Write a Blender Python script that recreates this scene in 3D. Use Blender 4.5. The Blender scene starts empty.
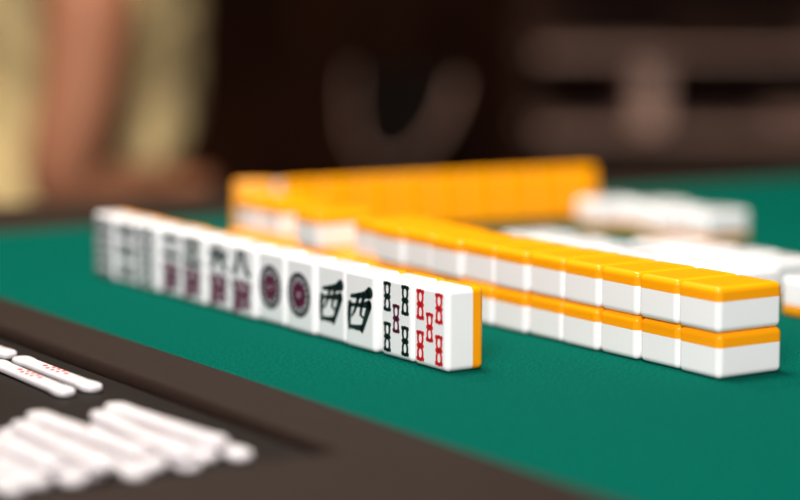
import bpy, bmesh, math, random
from mathutils import Vector, Matrix
random.seed(11)
scene = bpy.context.scene
scene.view_settings.view_transform = 'Standard'
COL = scene.collection
TW, TL, TT = 0.0204, 0.028, 0.0152      # tile width, length, thickness
BK = 0.0048                              # thickness of yellow back

# ------------------------------------------------------------ helpers
def mat(name, col, rough=0.5, metal=0.0, noise=None, bump=None, coat=0.0, sheen=0.0, spec=0.5):
    m = bpy.data.materials.new(name); m.use_nodes = True
    nt = m.node_tree; b = nt.nodes['Principled BSDF']
    b.inputs['Base Color'].default_value = (*col, 1)
    b.inputs['Roughness'].default_value = rough
    b.inputs['Metallic'].default_value = metal
    b.inputs['Specular IOR Level'].default_value = spec
    b.inputs['Coat Weight'].default_value = coat
    b.inputs['Sheen Weight'].default_value = sheen
    tc = nt.nodes.new('ShaderNodeTexCoord')
    if noise:
        scale, col2 = noise
        n = nt.nodes.new('ShaderNodeTexNoise'); n.inputs['Scale'].default_value = scale
        n.inputs['Detail'].default_value = 6
        nt.links.new(tc.outputs['Object'], n.inputs['Vector'])
        r = nt.nodes.new('ShaderNodeValToRGB')
        r.color_ramp.elements[0].position = 0.35; r.color_ramp.elements[1].position = 0.65
        r.color_ramp.elements[0].color = (*col, 1); r.color_ramp.elements[1].color = (*col2, 1)
        nt.links.new(n.outputs['Fac'], r.inputs['Fac'])
        nt.links.new(r.outputs['Color'], b.inputs['Base Color'])
    if bump:
        scale, st, dist = bump
        n2 = nt.nodes.new('ShaderNodeTexNoise'); n2.inputs['Scale'].default_value = scale
        n2.inputs['Detail'].default_value = 4
        nt.links.new(tc.outputs['Object'], n2.inputs['Vector'])
        bp = nt.nodes.new('ShaderNodeBump'); bp.inputs['Strength'].default_value = st
        bp.inputs['Distance'].default_value = dist
        nt.links.new(n2.outputs['Fac'], bp.inputs['Height'])
        nt.links.new(bp.outputs['Normal'], b.inputs['Normal'])
    return m

M_WHITE = mat('tile_white_resin', (0.92, 0.90, 0.91), 0.16, noise=(40, (0.90, 0.88, 0.89)), coat=0.3)
M_YEL = mat('tile_yellow_resin', (0.98, 0.36, 0.002), 0.28, noise=(30, (0.95, 0.34, 0.002)), spec=0.3)
M_INK = mat('ink_dark_green', (0.004, 0.018, 0.016), 0.5, noise=(300, (0.006, 0.022, 0.020)))
M_RED = mat('ink_red', (0.78, 0.010, 0.018), 0.45, noise=(300, (0.70, 0.010, 0.018)))
M_WINE = mat('ink_maroon', (0.12, 0.008, 0.048), 0.5, noise=(300, (0.14, 0.010, 0.055)))
M_PLUM = mat('ink_grey_plum', (0.020, 0.013, 0.022), 0.5, noise=(300, (0.026, 0.018, 0.028)))
M_MAUVE = mat('ink_mauve', (0.13, 0.045, 0.075), 0.5, noise=(300, (0.15, 0.05, 0.085)))
M_FELT = mat('green_felt', (0.0, 0.052, 0.037), 1.0, noise=(900, (0.0, 0.108, 0.076)), bump=(2000, 0.6, 0.0005), spec=0.02)
M_FRAME = mat('dark_brown_plastic', (0.012, 0.006, 0.004), 0.6, noise=(400, (0.0175, 0.009, 0.006)), bump=(1500, 0.15, 0.0002), spec=0.13)
M_TRAY = mat('black_plastic_tray', (0.007, 0.0042, 0.0034), 0.6, noise=(300, (0.009, 0.0056, 0.0045)), spec=0.10)
M_STICK = mat('stick_white', (0.66, 0.62, 0.63), 0.35, noise=(200, (0.62, 0.58, 0.59)))
M_DOT = mat('stick_faded_red', (0.60, 0.14, 0.13), 0.45, noise=(300, (0.56, 0.12, 0.11)))
M_DARKMETAL = mat('dark_metal', (0.03, 0.03, 0.03), 0.4, 0.8, noise=(50, (0.04, 0.04, 0.04)))
M_FLOOR = mat('floor_carpet', (0.014, 0.006, 0.004), 0.9, noise=(60, (0.02, 0.009, 0.006)), bump=(300, 0.3, 0.003))
M_WALL = mat('wall_dark_wood', (0.010, 0.0035, 0.002), 0.8, noise=(2.5, (0.055, 0.018, 0.009)), spec=0.1)
M_CEIL = mat('ceiling_paint', (0.25, 0.22, 0.2), 0.9, noise=(20, (0.22, 0.2, 0.18)))
M_SKIN = mat('skin', (0.37, 0.155, 0.08), 0.5, noise=(12, (0.32, 0.125, 0.065)), spec=0.3)
M_SHIRT = mat('shirt_cream_fabric', (0.90, 0.68, 0.33), 0.9, noise=(6, (0.57, 0.41, 0.18)), bump=(14, 0.9, 0.04))
M_TROUSER = mat('trouser_fabric', (0.03, 0.03, 0.04), 0.9, noise=(80, (0.04, 0.04, 0.05)))
M_HAIR = mat('hair', (0.012, 0.008, 0.006), 0.5, noise=(60, (0.02, 0.013, 0.01)))
M_SHOE = mat('shoe_leather', (0.02, 0.015, 0.012), 0.4, noise=(60, (0.03, 0.02, 0.016)))
M_EYE = mat('eye_white', (0.8, 0.8, 0.8), 0.2, noise=(60, (0.75, 0.75, 0.75)))
M_LIP = mat('lip', (0.35, 0.09, 0.08), 0.4, noise=(60, (0.3, 0.08, 0.07)))
M_BLACKFAB = mat('black_upholstery', (0.006, 0.0035, 0.003), 0.9, noise=(90, (0.010, 0.006, 0.005)), spec=0.1)
M_PALE = mat('pale_chair_plastic', (0.50, 0.31, 0.26), 0.5, noise=(20, (0.45, 0.28, 0.23)), spec=0.2)
M_SHELF = mat('pale_steel_shelf', (0.48, 0.31, 0.26), 0.5, noise=(20, (0.40, 0.26, 0.215)), spec=0.2)
M_BACKP = mat('shelf_back_board', (0.024, 0.011, 0.008), 0.8, noise=(6, (0.040, 0.018, 0.013)), spec=0.1)
M_BOX = mat('greyish_cardboard', (0.20, 0.118, 0.098), 0.8, noise=(20, (0.15, 0.088, 0.072)), spec=0.2)
M_BOXD = mat('brown_cardboard', (0.026, 0.011, 0.007), 0.8, noise=(20, (0.018, 0.008, 0.005)), spec=0.1)

def link(o, parent=None):
    COL.objects.link(o)
    if parent is not None:
        o.parent = parent
    return o

def empty(name, loc=(0, 0, 0), label=None, category=None, group=None, rotz=0.0):
    e = bpy.data.objects.new(name, None); e.empty_display_size = 0.01
    e.location = loc; e.rotation_euler = (0, 0, rotz); COL.objects.link(e)
    if label: e['label'] = label
    if category: e['category'] = category
    if group: e['group'] = group
    return e

def mesh_obj(name, me, mats, parent=None, smooth=False):
    for m in (mats if isinstance(mats, (list, tuple)) else [mats]):
        me.materials.append(m)
    if smooth:
        for p in me.polygons: p.use_smooth = True
    o = bpy.data.objects.new(name, me)
    return link(o, parent)

def bm_box(bm, lo, hi):
    r = bmesh.ops.create_cube(bm, size=1)
    for v in r['verts']:
        v.co = Vector([(lo[i] + hi[i]) / 2 + v.co[i] * (hi[i] - lo[i]) for i in range(3)])
    return r['verts']

def box(name, lo, hi, m, parent=None, bev=0.0, seg=3):
    bm = bmesh.new(); bm_box(bm, lo, hi)
    if bev:
        bmesh.ops.bevel(bm, geom=list(bm.edges), offset=bev, segments=seg, profile=0.5, affect='EDGES')
    me = bpy.data.meshes.new(name); bm.to_mesh(me); bm.free()
    o = mesh_obj(name, me, m, parent, smooth=bool(bev))
    if bev:
        wn = o.modifiers.new('wn', 'WEIGHTED_NORMAL')
    return o

def tube(name, pts, r, m, parent=None, cyclic=False, res=4):
    cu = bpy.data.curves.new(name, 'CURVE'); cu.dimensions = '3D'
    sp = cu.splines.new('BEZIER'); sp.bezier_points.add(len(pts) - 1)
    for bp, p in zip(sp.bezier_points, pts):
        bp.co = p; bp.handle_left_type = bp.handle_right_type = 'AUTO'
    sp.use_cyclic_u = cyclic; cu.bevel_depth = r; cu.bevel_resolution = res; cu.use_fill_caps = True
    tmp = bpy.data.objects.new('tmp', cu); COL.objects.link(tmp)
    dg = bpy.context.evaluated_depsgraph_get(); dg.update()
    me = bpy.data.meshes.new_from_object(tmp.evaluated_get(dg))
    bpy.data.objects.remove(tmp)
    me.name = name
    me.materials.clear()
    return mesh_obj(name, me, m, parent, smooth=True)

# ------------------------------------------------------------ camera
cam_d = bpy.data.cameras.new('camera'); cam = bpy.data.objects.new('camera', cam_d)
COL.objects.link(cam); scene.camera = cam
cam.location = (-0.383, -0.564, 0.1296)
p = math.radians(7.4)
cam.rotation_euler = Vector((0.543 * math.cos(p), 0.840 * math.cos(p), -math.sin(p))).to_track_quat('-Z', 'Y').to_euler()
cam_d.lens = 94.6; cam_d.sensor_width = 36; cam_d.clip_start = 0.02
cam_d.dof.use_dof = True; cam_d.dof.focus_distance = 0.710; cam_d.dof.aperture_fstop = 3.8
cam_d.dof.aperture_blades = 0

# ------------------------------------------------------------ room
def struct(o):
    o['kind'] = 'structure'; return o
FZ = -0.75
struct(box('floor', (-1.6, -1.8, FZ - 0.05), (3.6, 3.3, FZ), M_FLOOR))
struct(box('wall_back', (-1.6, 3.2, FZ), (3.6, 3.3, 1.75), M_WALL))
struct(box('wall_right', (3.5, -1.8, FZ), (3.6, 3.2, 1.75), M_WALL))
struct(box('ceiling', (-1.6, -1.8, 1.75), (3.6, 3.3, 1.8), M_CEIL))
struct(box('baseboard_back', (-1.6, 3.18, FZ), (3.5, 3.2, FZ + 0.1), M_BLACKFAB))

# ------------------------------------------------------------ table
table = empty('mahjong_table', (0.28, 0.10, FZ), 'mahjong table with green felt top and dark brown frame', 'table')
def tbl(o):
    o.parent = table; o.matrix_parent_inverse = Matrix.Translation((-0.28, -0.10, -FZ)); return o
xs = [-0.235, -0.200, -0.091, -0.060, 0.62, 0.74]
ys = [-0.36, -0.24, -0.080, 0.30, 0.445, 0.56]
ztop, zbot = 0.0015, -0.06
bm = bmesh.new()
def filled(i, j):
    if i < 0 or j < 0 or i > 4 or j > 4: return False
    if i == 3 and j in (1, 2, 3): return False      # felt
    if i == 1 and j == 2: return False              # recess
    return True
vt, vb = {}, {}
for i in range(6):
    for j in range(6):
        vt[i, j] = bm.verts.new((xs[i], ys[j], ztop)); vb[i, j] = bm.verts.new((xs[i], ys[j], zbot))
for i in range(5):
    for j in range(5):
        if not filled(i, j): continue
        bm.faces.new([vt[i, j], vt[i + 1, j], vt[i + 1, j + 1], vt[i, j + 1]])
        bm.faces.new([vb[i, j], vb[i, j + 1], vb[i + 1, j + 1], vb[i + 1, j]])
        for (di, dj, a, b) in [(-1, 0, (i, j + 1), (i, j)), (1, 0, (i + 1, j), (i + 1, j + 1)), (0, -1, (i, j), (i + 1, j)), (0, 1, (i + 1, j + 1), (i, j + 1))]:
            if not filled(i + di, j + dj):
                bm.faces.new([vb[a], vb[b], vt[b], vt[a]])
loose = [v for v in bm.verts if not v.link_faces]
bmesh.ops.delete(bm, geom=loose, context='VERTS')
bmesh.ops.recalc_face_normals(bm, faces=bm.faces)
me = bpy.data.meshes.new('table_frame'); bm.to_mesh(me); bm.free()
fr = tbl(mesh_obj('table_frame', me, M_FRAME))
bv = fr.modifiers.new('b', 'BEVEL'); bv.width = 0.0042; bv.segments = 7; bv.limit_method = 'ANGLE'
for p_ in me.polygons: p_.use_smooth = True
fr.modifiers.new('wn', 'WEIGHTED_NORMAL')
tbl(box('felt_surface', (-0.0598, -0.2398, -0.02), (0.6198, 0.4448, 0.0), M_FELT))
bm = bmesh.new()
bm_box(bm, (-0.1998, -0.0798, -0.014), (-0.0912, 0.2998, -0.0028))
me = bpy.data.meshes.new('stick_tray'); bm.to_mesh(me); bm.free()
tbl(mesh_obj('stick_tray', me, M_TRAY))
tbl(box('table_body', (-0.17, -0.32, -0.20), (0.70, 0.52, -0.0602), M_FRAME, bev=0.01))
for sx in (0.0, 0.56):
    for sy in (-0.16, 0.36):
        tbl(box('leg', (sx - 0.03, sy - 0.03, FZ), (sx + 0.03, sy + 0.03, -0.2), M_DARKMETAL, bev=0.006))

# ------------------------------------------------------------ tile meshes
def tile_half(name, keep_back):
    bm = bmesh.new(); bm_box(bm, (-TW / 2, -TL / 2, 0), (TW / 2, TL / 2, TT))
    bmesh.ops.bevel(bm, geom=list(bm.edges), offset=0.0022, segments=6, profile=0.5, affect='EDGES')
    geom = list(bm.verts) + list(bm.edges) + list(bm.faces)
    r = bmesh.ops.bisect_plane(bm, geom=geom, plane_co=(0, 0, BK), plane_no=(0, 0, 1), clear_outer=keep_back, clear_inner=not keep_back)
    ed = [e for e in r['geom_cut'] if isinstance(e, bmesh.types.BMEdge)]
    bmesh.ops.holes_fill(bm, edges=ed, sides=0)
    bmesh.ops.recalc_face_normals(bm, faces=bm.faces)
    me = bpy.data.meshes.new(name); bm.to_mesh(me); bm.free()
    for p_ in me.polygons: p_.use_smooth = True
    me.set_sharp_from_angle(angle=math.radians(40))
    me.materials.append(M_YEL if keep_back else M_WHITE)
    return me
ME_BACK = tile_half('tile_back', True); ME_BODY = tile_half('tile_body', False)

# ---- markings
class Mark:
    def __init__(s): s.v = []; s.f = []; s.mi = []
    def poly(s, pts, m):
        n = len(s.v); s.v += [(x, y) for x, y in pts]; s.f.append(list(range(n, n + len(pts)))); s.mi.append(m)
    def disc(s, x, y, r, m, n=24): s.poly([(x + r*math.cos(2*math.pi*k/n), y + r*math.sin(2*math.pi*k/n)) for k in range(n)], m)
    def ring(s, x, y, r0, r1, m, n=32):
        s.oring(x, y, r0, r0, r1, r1, m, n)
    def oring(s, x, y, ix, iy, ox, oy, m, n=28):
        for k in range(n):
            a, b = 2*math.pi*k/n, 2*math.pi*(k+1)/n
            ca, sa, cb, sb = math.cos(a), math.sin(a), math.cos(b), math.sin(b)
            s.poly([(x+ix*ca, y+iy*sa), (x+ox*ca, y+oy*sa), (x+ox*cb, y+oy*sb), (x+ix*cb, y+iy*sb)], m)
    def stroke(s, pts, m):
        L = []; R = []
        for i, (x, y, w) in enumerate(pts):
            a = pts[max(i-1, 0)]; b = pts[min(i+1, len(pts)-1)]
            d = Vector((b[0]-a[0], b[1]-a[1])).normalized(); n = Vector((-d.y, d.x))
            L.append((x+n.x*w/2, y+n.y*w/2)); R.append((x-n.x*w/2, y-n.y*w/2))
        for i in range(len(pts)-1):
            s.poly([R[i], R[i+1], L[i+1], L[i]], m)
        s.disc(pts[0][0], pts[0][1], pts[0][2]/2, m, 12); s.disc(pts[-1][0], pts[-1][1], pts[-1][2]/2, m, 12)
    def glyph(s, ch, cx, cy, w, h, m, bold=0.02):
        cu = bpy.data.curves.new('g', 'FONT'); cu.body = ch; cu.size = 1; cu.offset = bold; cu.resolution_u = 4
        tmp = bpy.data.objects.new('g', cu); COL.objects.link(tmp)
        dg = bpy.context.evaluated_depsgraph_get(); dg.update()
        me = bpy.data.meshes.new_from_object(tmp.evaluated_get(dg)); bpy.data.objects.remove(tmp)
        if len(me.vertices) == 0: return
        X = [v.co.x for v in me.vertices]; Y = [v.co.y for v in me.vertices]
        sx, sy = w / (max(X) - min(X)), h / (max(Y) - min(Y))
        mx, my = (max(X)+min(X))/2, (max(Y)+min(Y))/2
        n = len(s.v); s.v += [(cx+(a-mx)*sx, cy+(b-my)*sy) for a, b in zip(X, Y)]
        for p_ in me.polygons: s.f.append([n+i for i in p_.vertices]); s.mi.append(m)
    def build(s, name='marking'):
        me = bpy.data.meshes.new(name)
        K = 0.001
        me.from_pydata([(x*K, y*K, 0.0) for x, y in s.v], [], s.f)
        bm = bmesh.new(); bm.from_mesh(me)
        for f_ in bm.faces:
            f_.normal_update()
            if f_.normal.z < 0: f_.normal_flip()
        bm.to_mesh(me); bm.free()
        for m in (M_INK, M_RED, M_WINE, M_DOT, M_PLUM, M_MAUVE): me.materials.append(m)
        for p_, mi in zip(me.polygons, s.mi): p_.material_index = mi
        return me

def bamboo(k, x, y, m, w=5.2, h=10.2):
    # bone-like cane: two rounded segments with a pale core, rounded knobs at the ends and waist
    hy = h/2; ry = hy/2
    for sy in (-1, 1):
        k.oring(x, y + sy*ry, 0.85, ry*0.62, w*0.39, ry + 0.2, m, 28)
        for sx in (-1, 1): k.disc(x + sx*w*0.30, y + sy*(hy - 0.75), 0.85, m, 14)
        k.disc(x, y + sy*(hy - 0.55), 0.62, m, 14)
    for sx in (-1, 1): k.disc(x + sx*w*0.27, y, 0.8, m, 14)
    k.disc(x, y, 0.8, m, 12)
def mk_sou5(red):
    k = Mark()
    for sx in (-1, 1):
        for sy in (-1, 1): bamboo(k, sx*5.6, sy*7.0, 1 if red else 0)
    bamboo(k, 0, 0, 1 if red else 2, 4.8, 9.8)
    return k.build()
def mk_sou8():
    k = Mark()
    for y in (6.6, -6.6):
        for x in (-6.9, -2.3, 2.3, 6.9): bamboo(k, x, y, 0, 4.6, 12)
    return k.build()
def mk_pin1():
    k = Mark()
    k.ring(-.5, 0, 6.5, 8.4, 4)
    for i in range(16):
        a = i*math.pi/8; k.disc(-.5 + 5.6*math.cos(a), 5.6*math.sin(a), 0.9, 4, 10)
    k.ring(-.5, 0, 0.9, 4.9, 2); k.ring(-.5, 0, 2.6, 3.3, 5)
    k.disc(-.5, 0, 0.6, 2, 12)
    return k.build()
def mk_pins(pos, r=2.9, m=0):
    k = Mark()
    for i, (x, y) in enumerate(pos):
        k.ring(x, y, r*0.42, r, m, 20)
    return k.build()
def mk_man(n):
    k = Mark(); k.glyph(n, 0, 6.6, 15.5, {'二': 9}.get(n, 11), 0, 0.07)
    k.glyph('萬', 0, -6.2, 15, 13.2, 2, 0.045); return k.build()
def mk_west():
    k = Mark(); B = 0
    S = lambda pts: k.stroke([(x*0.74 + 0.34*y*0.74 - 0.9, y*0.76 - 0.8, w*1.22) for x, y, w in pts], B)
    S([(-8.4, 7.0, 1.2), (-2, 7.9, 1.6), (3.4, 8.9, 2.3), (6.8, 10.2, 3.6)])
    S([(-2.0, 8.0, 1.8), (-2.4, 3.4, 1.5), (-3.2, 0.4, 1.2), (-4.8, -2.4, 0.7)])
    S([(2.6, 8.4, 1.8), (2.2, 2.6, 1.6), (2.6, -1.0, 1.4), (5.0, -1.8, 0.9)])
    S([(-8.2, 3.2, 2.2), (-7.4, -1.6, 2.0), (-6.2, -5.0, 1.7), (-5.0, -8.0, 1.3)])
    S([(-8.0, 2.8, 1.1), (-1, 3.4, 1.3), (5, 4.2, 1.8), (8.2, 4.8, 2.7)])
    S([(8.6, 4.2, 2.7), (7.6, -1.4, 2.2), (6.2, -8.0, 1.7)])
    S([(-5.0, -7.4, 1.2), (0, -7.3, 1.5), (6.0, -6.9, 2.0)])
    return k.build()
MK = {
 'redsou5': mk_sou5(True), 'sou5': mk_sou5(False), 'sou8': mk_sou8(), 'pin1': mk_pin1(), 'west': mk_west(),
 'man8': mk_man('八'), 'man6': mk_man('六'), 'man3': mk_man('三'), 'man2': mk_man('二'),
 'pin8': mk_pins([(x, y) for x in (-4.4, 4.4) for y in (-9.6, -3.2, 3.2, 9.6)], 3.15),
 'pin9': mk_pins([(x, y) for x in (-6.2, 0, 6.2) for y in (-8.5, 0, 8.5)], 3.05),
 'pin2': mk_pins([(0, 7), (0, -7)], 3.6, 4),
}
def tile(loc, ax, ay, az, label, group, marking=None):
    """ax, ay, az: world directions of the tile's width, length and face normal"""
    R = Matrix((ax, ay, az)).transposed().to_4x4()
    e = bpy.data.objects.new('mahjong_tile', None); e.empty_display_size = 0.005
    COL.objects.link(e)
    e.matrix_world = Matrix.Translation(loc) @ R
    e['label'] = label; e['category'] = 'mahjong tile'; e['group'] = group
    for nm, me in (('tile_body', ME_BODY), ('tile_back', ME_BACK)):
        o = bpy.data.objects.new(nm, me); link(o, e)
        o.modifiers.new('wn', 'WEIGHTED_NORMAL').keep_sharp = True
        o['label'] = 'glossy white resin block' if nm == 'tile_body' else 'orange-yellow resin backing layer'
    if marking:
        o = bpy.data.objects.new('engraved_marking', MK[marking]); link(o, e); o.location = (0, 0, TT + 0.00006)
    return e
def rotz(v, a):
    return Matrix.Rotation(a, 3, 'Z') @ Vector(v)

G = 0.021
kinds = ['redsou5', 'sou5', 'west', 'west', 'pin1', 'pin1', 'man8', 'man6', 'man3', 'man2', 'pin8', 'pin9', 'sou8']
names = {'redsou5': 'five red bamboo sticks', 'sou5': 'five bamboo sticks', 'west': 'a west wind character',
 'pin1': 'one large circle', 'man8': 'character number eight', 'man6': 'character number six', 'man3': 'character number three',
 'man2': 'character number two', 'pin8': 'eight dark circles', 'pin9': 'nine dark circles', 'sou8': 'eight bamboo sticks', 'pin2': 'two circles'}
# small uneven gaps between the hand tiles, as pushed together by hand
ystart = [0.0, 0.0212, 0.0434, 0.0645, 0.0855, 0.1085, 0.1294]
while len(ystart) < 13: ystart.append(ystart[-1] + 0.0208)
hj = [0, .0004, -.0006, .0005, -.0003, .0006, -.0006, .0004, -.0004, .0006, -.0005, .0003, -.0004]
for i, k in enumerate(kinds):
    tile((TT + hj[i], ystart[i] + TW / 2 + 0.0001, TL / 2), (0, -1, 0), (0, 0, 1), (-1, 0, 0),
         'standing white mahjong tile showing ' + names[k], 'hand of standing mahjong tiles', k)
# double wall, face down
WX, WY = 0.067, -0.058
for i in range(16):
    for lv in (0, 1):
        if lv == 1 and i in (11, 13): continue
        j = random.uniform(-0.0009, 0.0009)
        if i == 0: j = -0.0006 if lv else 0
        if lv and i == 12: j = -0.001
        if lv and i == 10: j = 0.003
        if lv and i > 13: j = 0.005
        tile((WX + TL / 2 + j, WY + G * (i + 0.5), TT * (lv + 1)), (0, 1, 0), (1, 0, 0), (0, 0, -1),
             'face-down tile with yellow back in the wall\'s ' + ('upper layer' if lv else 'lower layer on felt'),
             'two-layer wall of face-down tiles')
# opposite hand, backs toward camera, leaning slightly toward their player
LEAN = math.radians(10); RY = math.radians(-5)
P0 = Vector((0.1105, 0.348, 0))
for i in range(10):
    ry_ = RY
    base = P0 + rotz((0.0105 + 0.0205 * i, 0, 0), RY)
    if i == 0: ry_ = math.radians(-28); base += Vector((0.0008, 0.0035, 0))
    uy = rotz((0, math.sin(LEAN), math.cos(LEAN)), ry_); uz = rotz((0, math.cos(LEAN), -math.sin(LEAN)), ry_)
    org = base - uz * TT + uy * TL / 2
    tile(org, rotz((-1, 0, 0), ry_), uy, uz,
         'leaning mahjong tile seen from its plain yellow back', 'opposite hand of standing tiles')
# discards, face up
def faceup(x, y, k, grp, turn=0.0):
    tile((x, y, 0), rotz((0, -1, 0), turn), rotz((1, 0, 0), turn), (0, 0, 1),
         'white mahjong tile lying face up showing ' + (names[k] if k else 'a blank face'), grp, k)
for x, y, k, t in [(0.310, 0.2205, None, 0), (0.305, 0.2440, None, 0.03), (0.312, 0.2672, None, 0.05), (0.2985, 0.2905, None, -0.10)]:
    faceup(x, y, k, 'far group of face-up discards', t)
for i in range(7):
    faceup(0.181 + [0, .002, -.001, .0015, -.002, .001, 0][i], 0.0600 + 0.0222 * i, [None, 'pin2', None, 'west'][i % 4], 'rows of face-up discards behind the wall', random.uniform(-.02, .02))
for i in range(7):
    faceup(0.1495 + [0, -.001, .0008, 0, -.001, .001, 0][i], 0.0505 + 0.0222 * i, ['pin2', None, 'sou5', None][i % 4], 'rows of face-up discards behind the wall', random.uniform(-.015, .015))
for i in range(4):
    faceup(0.2125 + [0, .002, -.0005, .001][i], 0.0725 + 0.0228 * i, None, 'rows of face-up discards behind the wall', random.uniform(-.02, .02))
faceup(0.190, 0.020, 'pin2', 'rows of face-up discards behind the wall', 0.0)

# ------------------------------------------------------------ point sticks
def stick_mesh():
    bm = bmesh.new(); L, W, H = 0.064, 0.0072, 0.0029
    n = 24; rings = []
    for k in range(n + 1):
        y = -L/2 + L*k/n
        d = min(k, n - k)
        w = {0: 0.55, 1: 0.97, 2: 1.0, 3: 0.96}.get(d, 0.86)
        r = []
        for a in range(16):
            t = 2*math.pi*a/16
            c, s_ = math.cos(t), math.sin(t)
            e = 0.6
            r.append(bm.verts.new((W/2*w*math.copysign(abs(c)**e, c), y, H/2 + H/2*w**0.5*math.copysign(abs(s_)**e, s_))))
        rings.append(r)
    for a, b in zip(rings, rings[1:]):
        for i in range(16):
            bm.faces.new([a[i], a[(i+1) % 16], b[(i+1) % 16], b[i]])
    bm.faces.new(rings[0][::-1]); bm.faces.new(rings[-1])
    bmesh.ops.recalc_face_normals(bm, faces=bm.faces)
    me = bpy.data.meshes.new('stick_body'); bm.to_mesh(me); bm.free()
    for p_ in me.polygons: p_.use_smooth = True
    me.materials.append(M_STICK); return me
ME_STICK = stick_mesh()
k = Mark()
for dx in (-1.1, 1.1):
    for dy in (-4, 0, 4): k.disc(dx, dy, 0.75, 1, 12)
k.disc(0, 8.5, 0.9, 1, 12); k.disc(0, -8.5, 0.9, 1, 12)
ME_DOTS = k.build('stick_dots')
k = Mark(); k.disc(0, 0, 0.8, 3, 16); ME_DOT1 = k.build('stick_dot')
def stick(x, y, z, a, me_m, lab, grp):
    e = empty('point_stick', (x, y, z), lab, 'scoring stick', grp, a)
    link(bpy.data.objects.new('stick_body', ME_STICK), e)
    if me_m:
        o = link(bpy.data.objects.new('stick_dots', me_m), e); o.location = (0, 0, 0.00292)
ZT = -0.0028
for i, (x, y, a) in enumerate([(-0.1052, 0.0770, 0.0), (-0.1152, 0.0750, -0.01), (-0.1055, 0.148, 0.02)]):
    stick(x, y, ZT, a, ME_DOTS, 'slim white scoring stick with red dots', 'dotted scoring sticks in the tray')
for i in range(9):
    x = -0.1115 - 0.0084 * i
    stick(x, -0.0335 + [0, .004, -.003, .002, -.004, .003, -.001, .002, -.002][i], ZT, random.uniform(-0.012, 0.012), ME_DOT1,
          'slim white scoring stick with a single red dot', 'pile of scoring sticks in the tray')
for i, (x, y, a) in enumerate([(-0.1170, -0.027, 0.06), (-0.1285, -0.035, -0.05), (-0.1410, -0.026, 0.08), (-0.1530, -0.036, -0.03), (-0.1660, -0.027, 0.06)]):
    stick(x, y, ZT + 0.0030, a, ME_DOT1,
          'slim white scoring stick lying on other sticks', 'pile of scoring sticks in the tray')

# ------------------------------------------------------------ background placement frame
def V(x, y, z=0.0):
    return Vector((0.84*x + 0.543*y - 0.383, -0.543*x + 0.84*y - 0.564, z))
YAW = math.atan2(-0.543, 0.84)

# ------------------------------------------------------------ skin figures
def skin(name, verts, edges, radii, m, parent, root=0, sub=2):
    me = bpy.data.meshes.new(name); me.from_pydata(verts, edges, []); me.materials.append(m)
    o = bpy.data.objects.new(name, me); link(o, parent)
    md = o.modifiers.new('skin', 'SKIN'); md.use_smooth_shade = True
    for i, r in enumerate(radii):
        sv = me.skin_vertices[0].data[i]
        sv.radius = r if isinstance(r, tuple) else (r, r); sv.use_root = (i == root)
    s = o.modifiers.new('sub', 'SUBSURF'); s.levels = sub; s.render_levels = sub
    return o
def graph(chains):
    verts, rad, edges, idx = [], [], [], {}
    for ch in chains:
        prev = None
        for it in ch:
            if isinstance(it, str): cur = idx[it]
            else:
                nm, co, r = it; cur = len(verts); verts.append(co); rad.append(r); idx[nm] = cur
            if prev is not None: edges.append((prev, cur))
            prev = cur
    return verts, edges, rad

person = empty('person', V(-0.345, 2.2, FZ), 'seated person in cream short-sleeved shirt, hands resting on lap', 'person', rotz=YAW)
HANDS = {-1: ((.095, -.165, .672), (.020, .078)), 1: ((.06, .13, .655), (.02, -.077))}
ch = [[('pel', (0, 0, .52), (.13, .10)), ('bel', (.01, 0, .68), (.115, .085)), ('che', (.02, 0, .86), (.125, .095)), ('up', (.01, 0, .99), (.11, .07)),
       ('nk', (.02, 0, 1.075), .05), ('hb', (.035, 0, 1.13), .055), ('hm', (.045, 0, 1.21), (.075, .088)), ('ht', (.035, 0, 1.275), (.068, .08))]]
for s, t in ((-1, 'r'), (1, 'l')):
    (wx, wy, wz), (dirx, diry) = HANDS[s]
    ch.append(['up', (t+'sh', (.01, s*.165, .99), .052), (t+'ua', (.056, s*.215, .86), .050), (t+'lu', (.045, s*.235, .76), .041), (t+'el', (.02, s*.245, .68), .039),
               (t+'fa', (wx*.62, s*.215, .674), .038), (t+'wr', (wx, wy, wz), (.029, .029)), (t+'pm', (wx+dirx*.6, wy+diry*.6, wz-.005), (.034, .020))])
    ch.append(['pel', (t+'hip', (.03, s*.09, .51), .085), (t+'kn', (.45, s*.11, .50), .058), (t+'cf', (.44, s*.11, .30), .052), (t+'an', (.43, s*.11, .10), .036), (t+'to', (.55, s*.12, .045), .035)])
v, e, r = graph(ch)
skin('body', v, e, r, M_SKIN, person)
for s in (-1, 1):
    (wx, wy, wz), (dx, dy) = HANDS[s]
    d = Vector((dx, dy, 0)).normalized(); pp = Vector((-d.y, d.x, 0))
    for q, l in enumerate([.058, .066, .062, .048]):
        b0 = Vector((wx, wy, wz)) + d*.068 + pp*((q - 1.5) * .019)
        pts = [tuple(b0), tuple(b0 + d*l*.5 + Vector((0, 0, .004))), tuple(b0 + d*l*.8 + Vector((0, 0, -.012))), tuple(b0 + d*l*.92 + Vector((0, 0, -.03)))]
        skin('finger', pts, [(0, 1), (1, 2), (2, 3)], [.010, .009, .0085, .007], M_SKIN, person)
    b0 = Vector((wx, wy, wz)) + d*.012
    pts = [tuple(b0), tuple(b0 + d*.03 + pp*s*.03), tuple(b0 + d*.055 + pp*s*.035 + Vector((0, 0, -.006)))]
    skin('thumb', pts, [(0, 1), (1, 2)], [.012, .010, .0085], M_SKIN, person)
ch = [[('a', (0, 0, .54), (.14, .12)), ('b', (-.01, 0, .66), (.150, .14)), ('c0', (-.005, 0, .76), (.150, .135)), ('c', (.01, 0, .87), (.155, .135)), ('d', (.01, 0, .99), (.12, .09)), ('e', (.018, 0, 1.045), .066)]]
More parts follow.
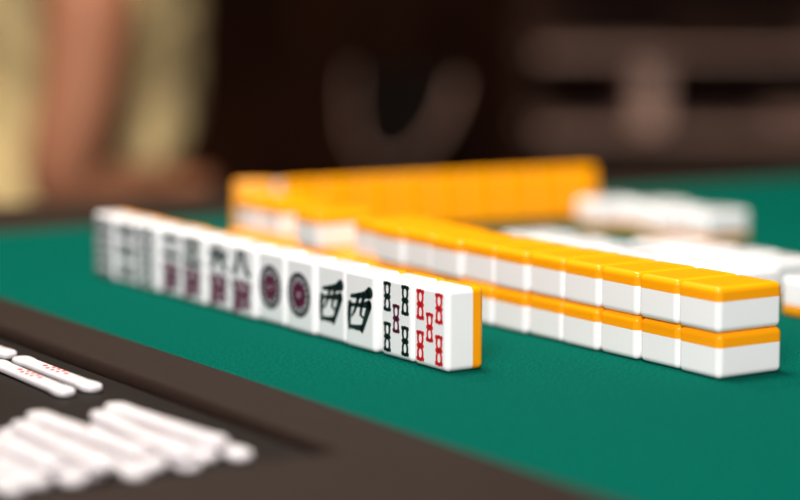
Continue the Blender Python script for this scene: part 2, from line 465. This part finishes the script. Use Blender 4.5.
for s in (-1, 1):
    ch.append(['d', ('s%d' % s, (.01, s*.165, .992), .066), ('t%d' % s, (.050, s*.207, .885), .063)])
v, e, r = graph(ch); shirt = skin('shirt', v, e, r, M_SHIRT, person, sub=3)
tex = bpy.data.textures.new('cloth_folds', 'CLOUDS'); tex.noise_scale = 0.11; tex.noise_depth = 1
dm = shirt.modifiers.new('folds', 'DISPLACE'); dm.texture = tex; dm.strength = 0.045; dm.mid_level = 0.5
ch = [[('a', (-.005, 0, .53), (.14, .11))]]
for s in (-1, 1):
    ch.append(['a', ('h%d' % s, (.04, s*.09, .515), .096), ('k%d' % s, (.455, s*.11, .50), .070), ('c%d' % s, (.445, s*.11, .30), .064), ('n%d' % s, (.435, s*.11, .11), .054)])
v, e, r = graph(ch); skin('trousers', v, e, r, M_TROUSER, person)
for s in (-1, 1):
    v, e, r = graph([[('a', (.41, s*.11, .05), .046), ('b', (.50, s*.115, .040), .040), ('c', (.58, s*.12, .034), .034)]])
    skin('shoe', v, e, r, M_SHOE, person)
v, e, r = graph([[('a', (-.005, 0, 1.14), .05), ('b', (.0, 0, 1.22), (.09, .08)), ('c', (.025, 0, 1.30), (.08, .085)), ('d', (.075, 0, 1.31), (.06, .05))]])
skin('hair', v, e, r, M_HAIR, person)
def ball(name, c, r, m, parent, sc=(1, 1, 1)):
    bm = bmesh.new(); bmesh.ops.create_uvsphere(bm, u_segments=16, v_segments=10, radius=r)
    for q in bm.verts: q.co = Vector((c[0]+q.co.x*sc[0], c[1]+q.co.y*sc[1], c[2]+q.co.z*sc[2]))
    me = bpy.data.meshes.new(name); bm.to_mesh(me); bm.free(); return mesh_obj(name, me, m, parent, True)
for s in (-1, 1):
    ball('eye', (.118, s*.03, 1.215), .013, M_EYE, person); ball('ear', (.04, s*.078, 1.20), .024, M_SKIN, person, (.7, .35, 1.1))
ball('nose', (.128, 0, 1.19), .016, M_SKIN, person, (1, .8, 1.3)); ball('mouth', (.113, 0, 1.155), .02, M_LIP, person, (.5, 1.1, .4))

# stool under person
c = empty('stool', V(-0.345, 2.2, FZ), 'low black padded stool under the seated person', 'stool', rotz=YAW)
box('seat', (-.17, -.18, .36), (.17, .18, .398), M_BLACKFAB, c, 0.012)
for sx, sy in ((-.14, -.14), (-.14, .14), (.14, -.14), (.14, .14)):
    tube('leg', [(sx, sy, .365), (sx*1.05, sy*1.05, .2), (sx*1.1, sy*1.1, 0.011)], .011, M_DARKMETAL, c)

# pale-framed chair: low backrest hoop
def frame_chair(loc, yaw, label):
    c = empty('office_chair', loc, label, 'chair', rotz=yaw)
    box('seat', (-.22, -.22, .42), (.22, .22, .48), M_BLACKFAB, c, .025)
    pts = [(-.235, -.17, .735), (-.225, -.155, .685), (-.21, -.10, .630), (-.205, 0, .608), (-.21, .10, .630), (-.225, .155, .685), (-.235, .17, .735), (-.235, 0, .755)]
    tube('back_frame', pts[:7], .0050, M_PALE, c)
    bm = bmesh.new()
    vs = [bm.verts.new((p_[0]+.004, p_[1]*.96, p_[2])) for p_ in pts]; bm.faces.new(vs)
    bmesh.ops.triangulate(bm, faces=bm.faces)
    me = bpy.data.meshes.new('back_panel'); bm.to_mesh(me); bm.free()
    o = mesh_obj('back_panel', me, M_BLACKFAB, c); o.modifiers.new('s', 'SOLIDIFY').thickness = .006
    tube('back_support', [(-.10, 0, .43), (-.24, 0, .46), (-.235, 0, .55), (-.215, 0, .615)], .018, M_DARKMETAL, c)
    tube('gas_column', [(0, 0, .10), (0, 0, .25), (0, 0, .425)], .025, M_DARKMETAL, c)
    for q in range(5):
        a = q*2*math.pi/5
        tube('base_foot', [(0, 0, .10), (.15*math.cos(a), .15*math.sin(a), .085), (.28*math.cos(a), .28*math.sin(a), .05)], .016, M_DARKMETAL, c)
        ball('caster', (.28*math.cos(a), .28*math.sin(a), .026), .026, M_BLACKFAB, c)
    return c
frame_chair(V(-0.205, 3.0, FZ), YAW + math.radians(-153), 'black office chair with pale rounded back frame')

# shelf unit with boxes
SX = 0.60
sh = empty('storage_shelf', V(SX, 3.3, FZ), 'pale steel open shelf unit holding boxes', 'shelf', rotz=YAW)
SW = 0.40
for z in (.06, .36, .64, .76, .94, 1.3):
    box('shelf_board', (-SW, -.16, z), (SW, .16, z + .009), M_SHELF, sh, .002)
for sx in (-1, 1):
    for sy in (-1, 1):
        box('post', (sx*SW - .006, sy*.155 - .006, 0), (sx*SW + .006, sy*.155 + .006, 1.5), M_BACKP, sh, .002)
box('back_board', (-SW, .166, .02), (SW, .172, 1.48), M_BACKP, sh, .001)
def crate(x, z, w, h, m, lab):
    e = empty('storage_box', V(SX + x, 3.3, FZ + z), lab, 'box', 'boxes on the shelf', YAW)
    box('box_body', (-w/2, -.12, 0), (w/2, .12, h*.8), m, e, .004)
    box('box_lid', (-w/2 - .004, -.124, h*.8 + .0005), (w/2 + .004, .124, h), m, e, .004)
crate(-.22, .6495, .045, .100, M_SHELF, 'narrow pale box standing on a shelf board')
crate(.06, .6495, .20, .035, M_BOX, 'greyish lidded cardboard box on a shelf board')
crate(-.10, .7695, .18, .05, M_BOXD, 'brown lidded cardboard box on a shelf board')
crate(.12, .7695, .14, .065, M_BOX, 'greyish lidded cardboard box on a shelf board')
crate(-.20, .9495, .2, .16, M_BOXD, 'brown lidded cardboard box on a shelf board')
crate(.14, .9495, .24, .2, M_BOX, 'greyish lidded cardboard box on a shelf board')
crate(.0, .3695, .4, .2, M_BOXD, 'brown lidded cardboard box on a shelf board')

# ------------------------------------------------------------ lights
def area(name, loc, target, size, energy, col):
    l = bpy.data.lights.new(name, 'AREA'); l.size = size; l.energy = energy; l.color = col
    o = bpy.data.objects.new(name, l); COL.objects.link(o); o.location = loc
    o.rotation_euler = (Vector(target) - Vector(loc)).to_track_quat('-Z', 'Y').to_euler()
area('table_light', (0.0, 0.22, 1.2), (0.15, 0.15, 0), 0.35, 20, (1, 0.96, 0.90))
area('side_light', (-1.0, -1.05, 0.85), (0.1, 0.1, 0), 0.45, 37, (1, 0.96, 0.94))
area('room_light', (0.15, 1.0, 1.4), (0.5, 1.6, 0.0), 0.3, 23, (1, 0.83, 0.62))
w = bpy.data.worlds.new('world'); scene.world = w; w.use_nodes = True
w.node_tree.nodes['Background'].inputs['Color'].default_value = (0.9, 0.85, 0.88, 1)
w.node_tree.nodes['Background'].inputs['Strength'].default_value = 0.12
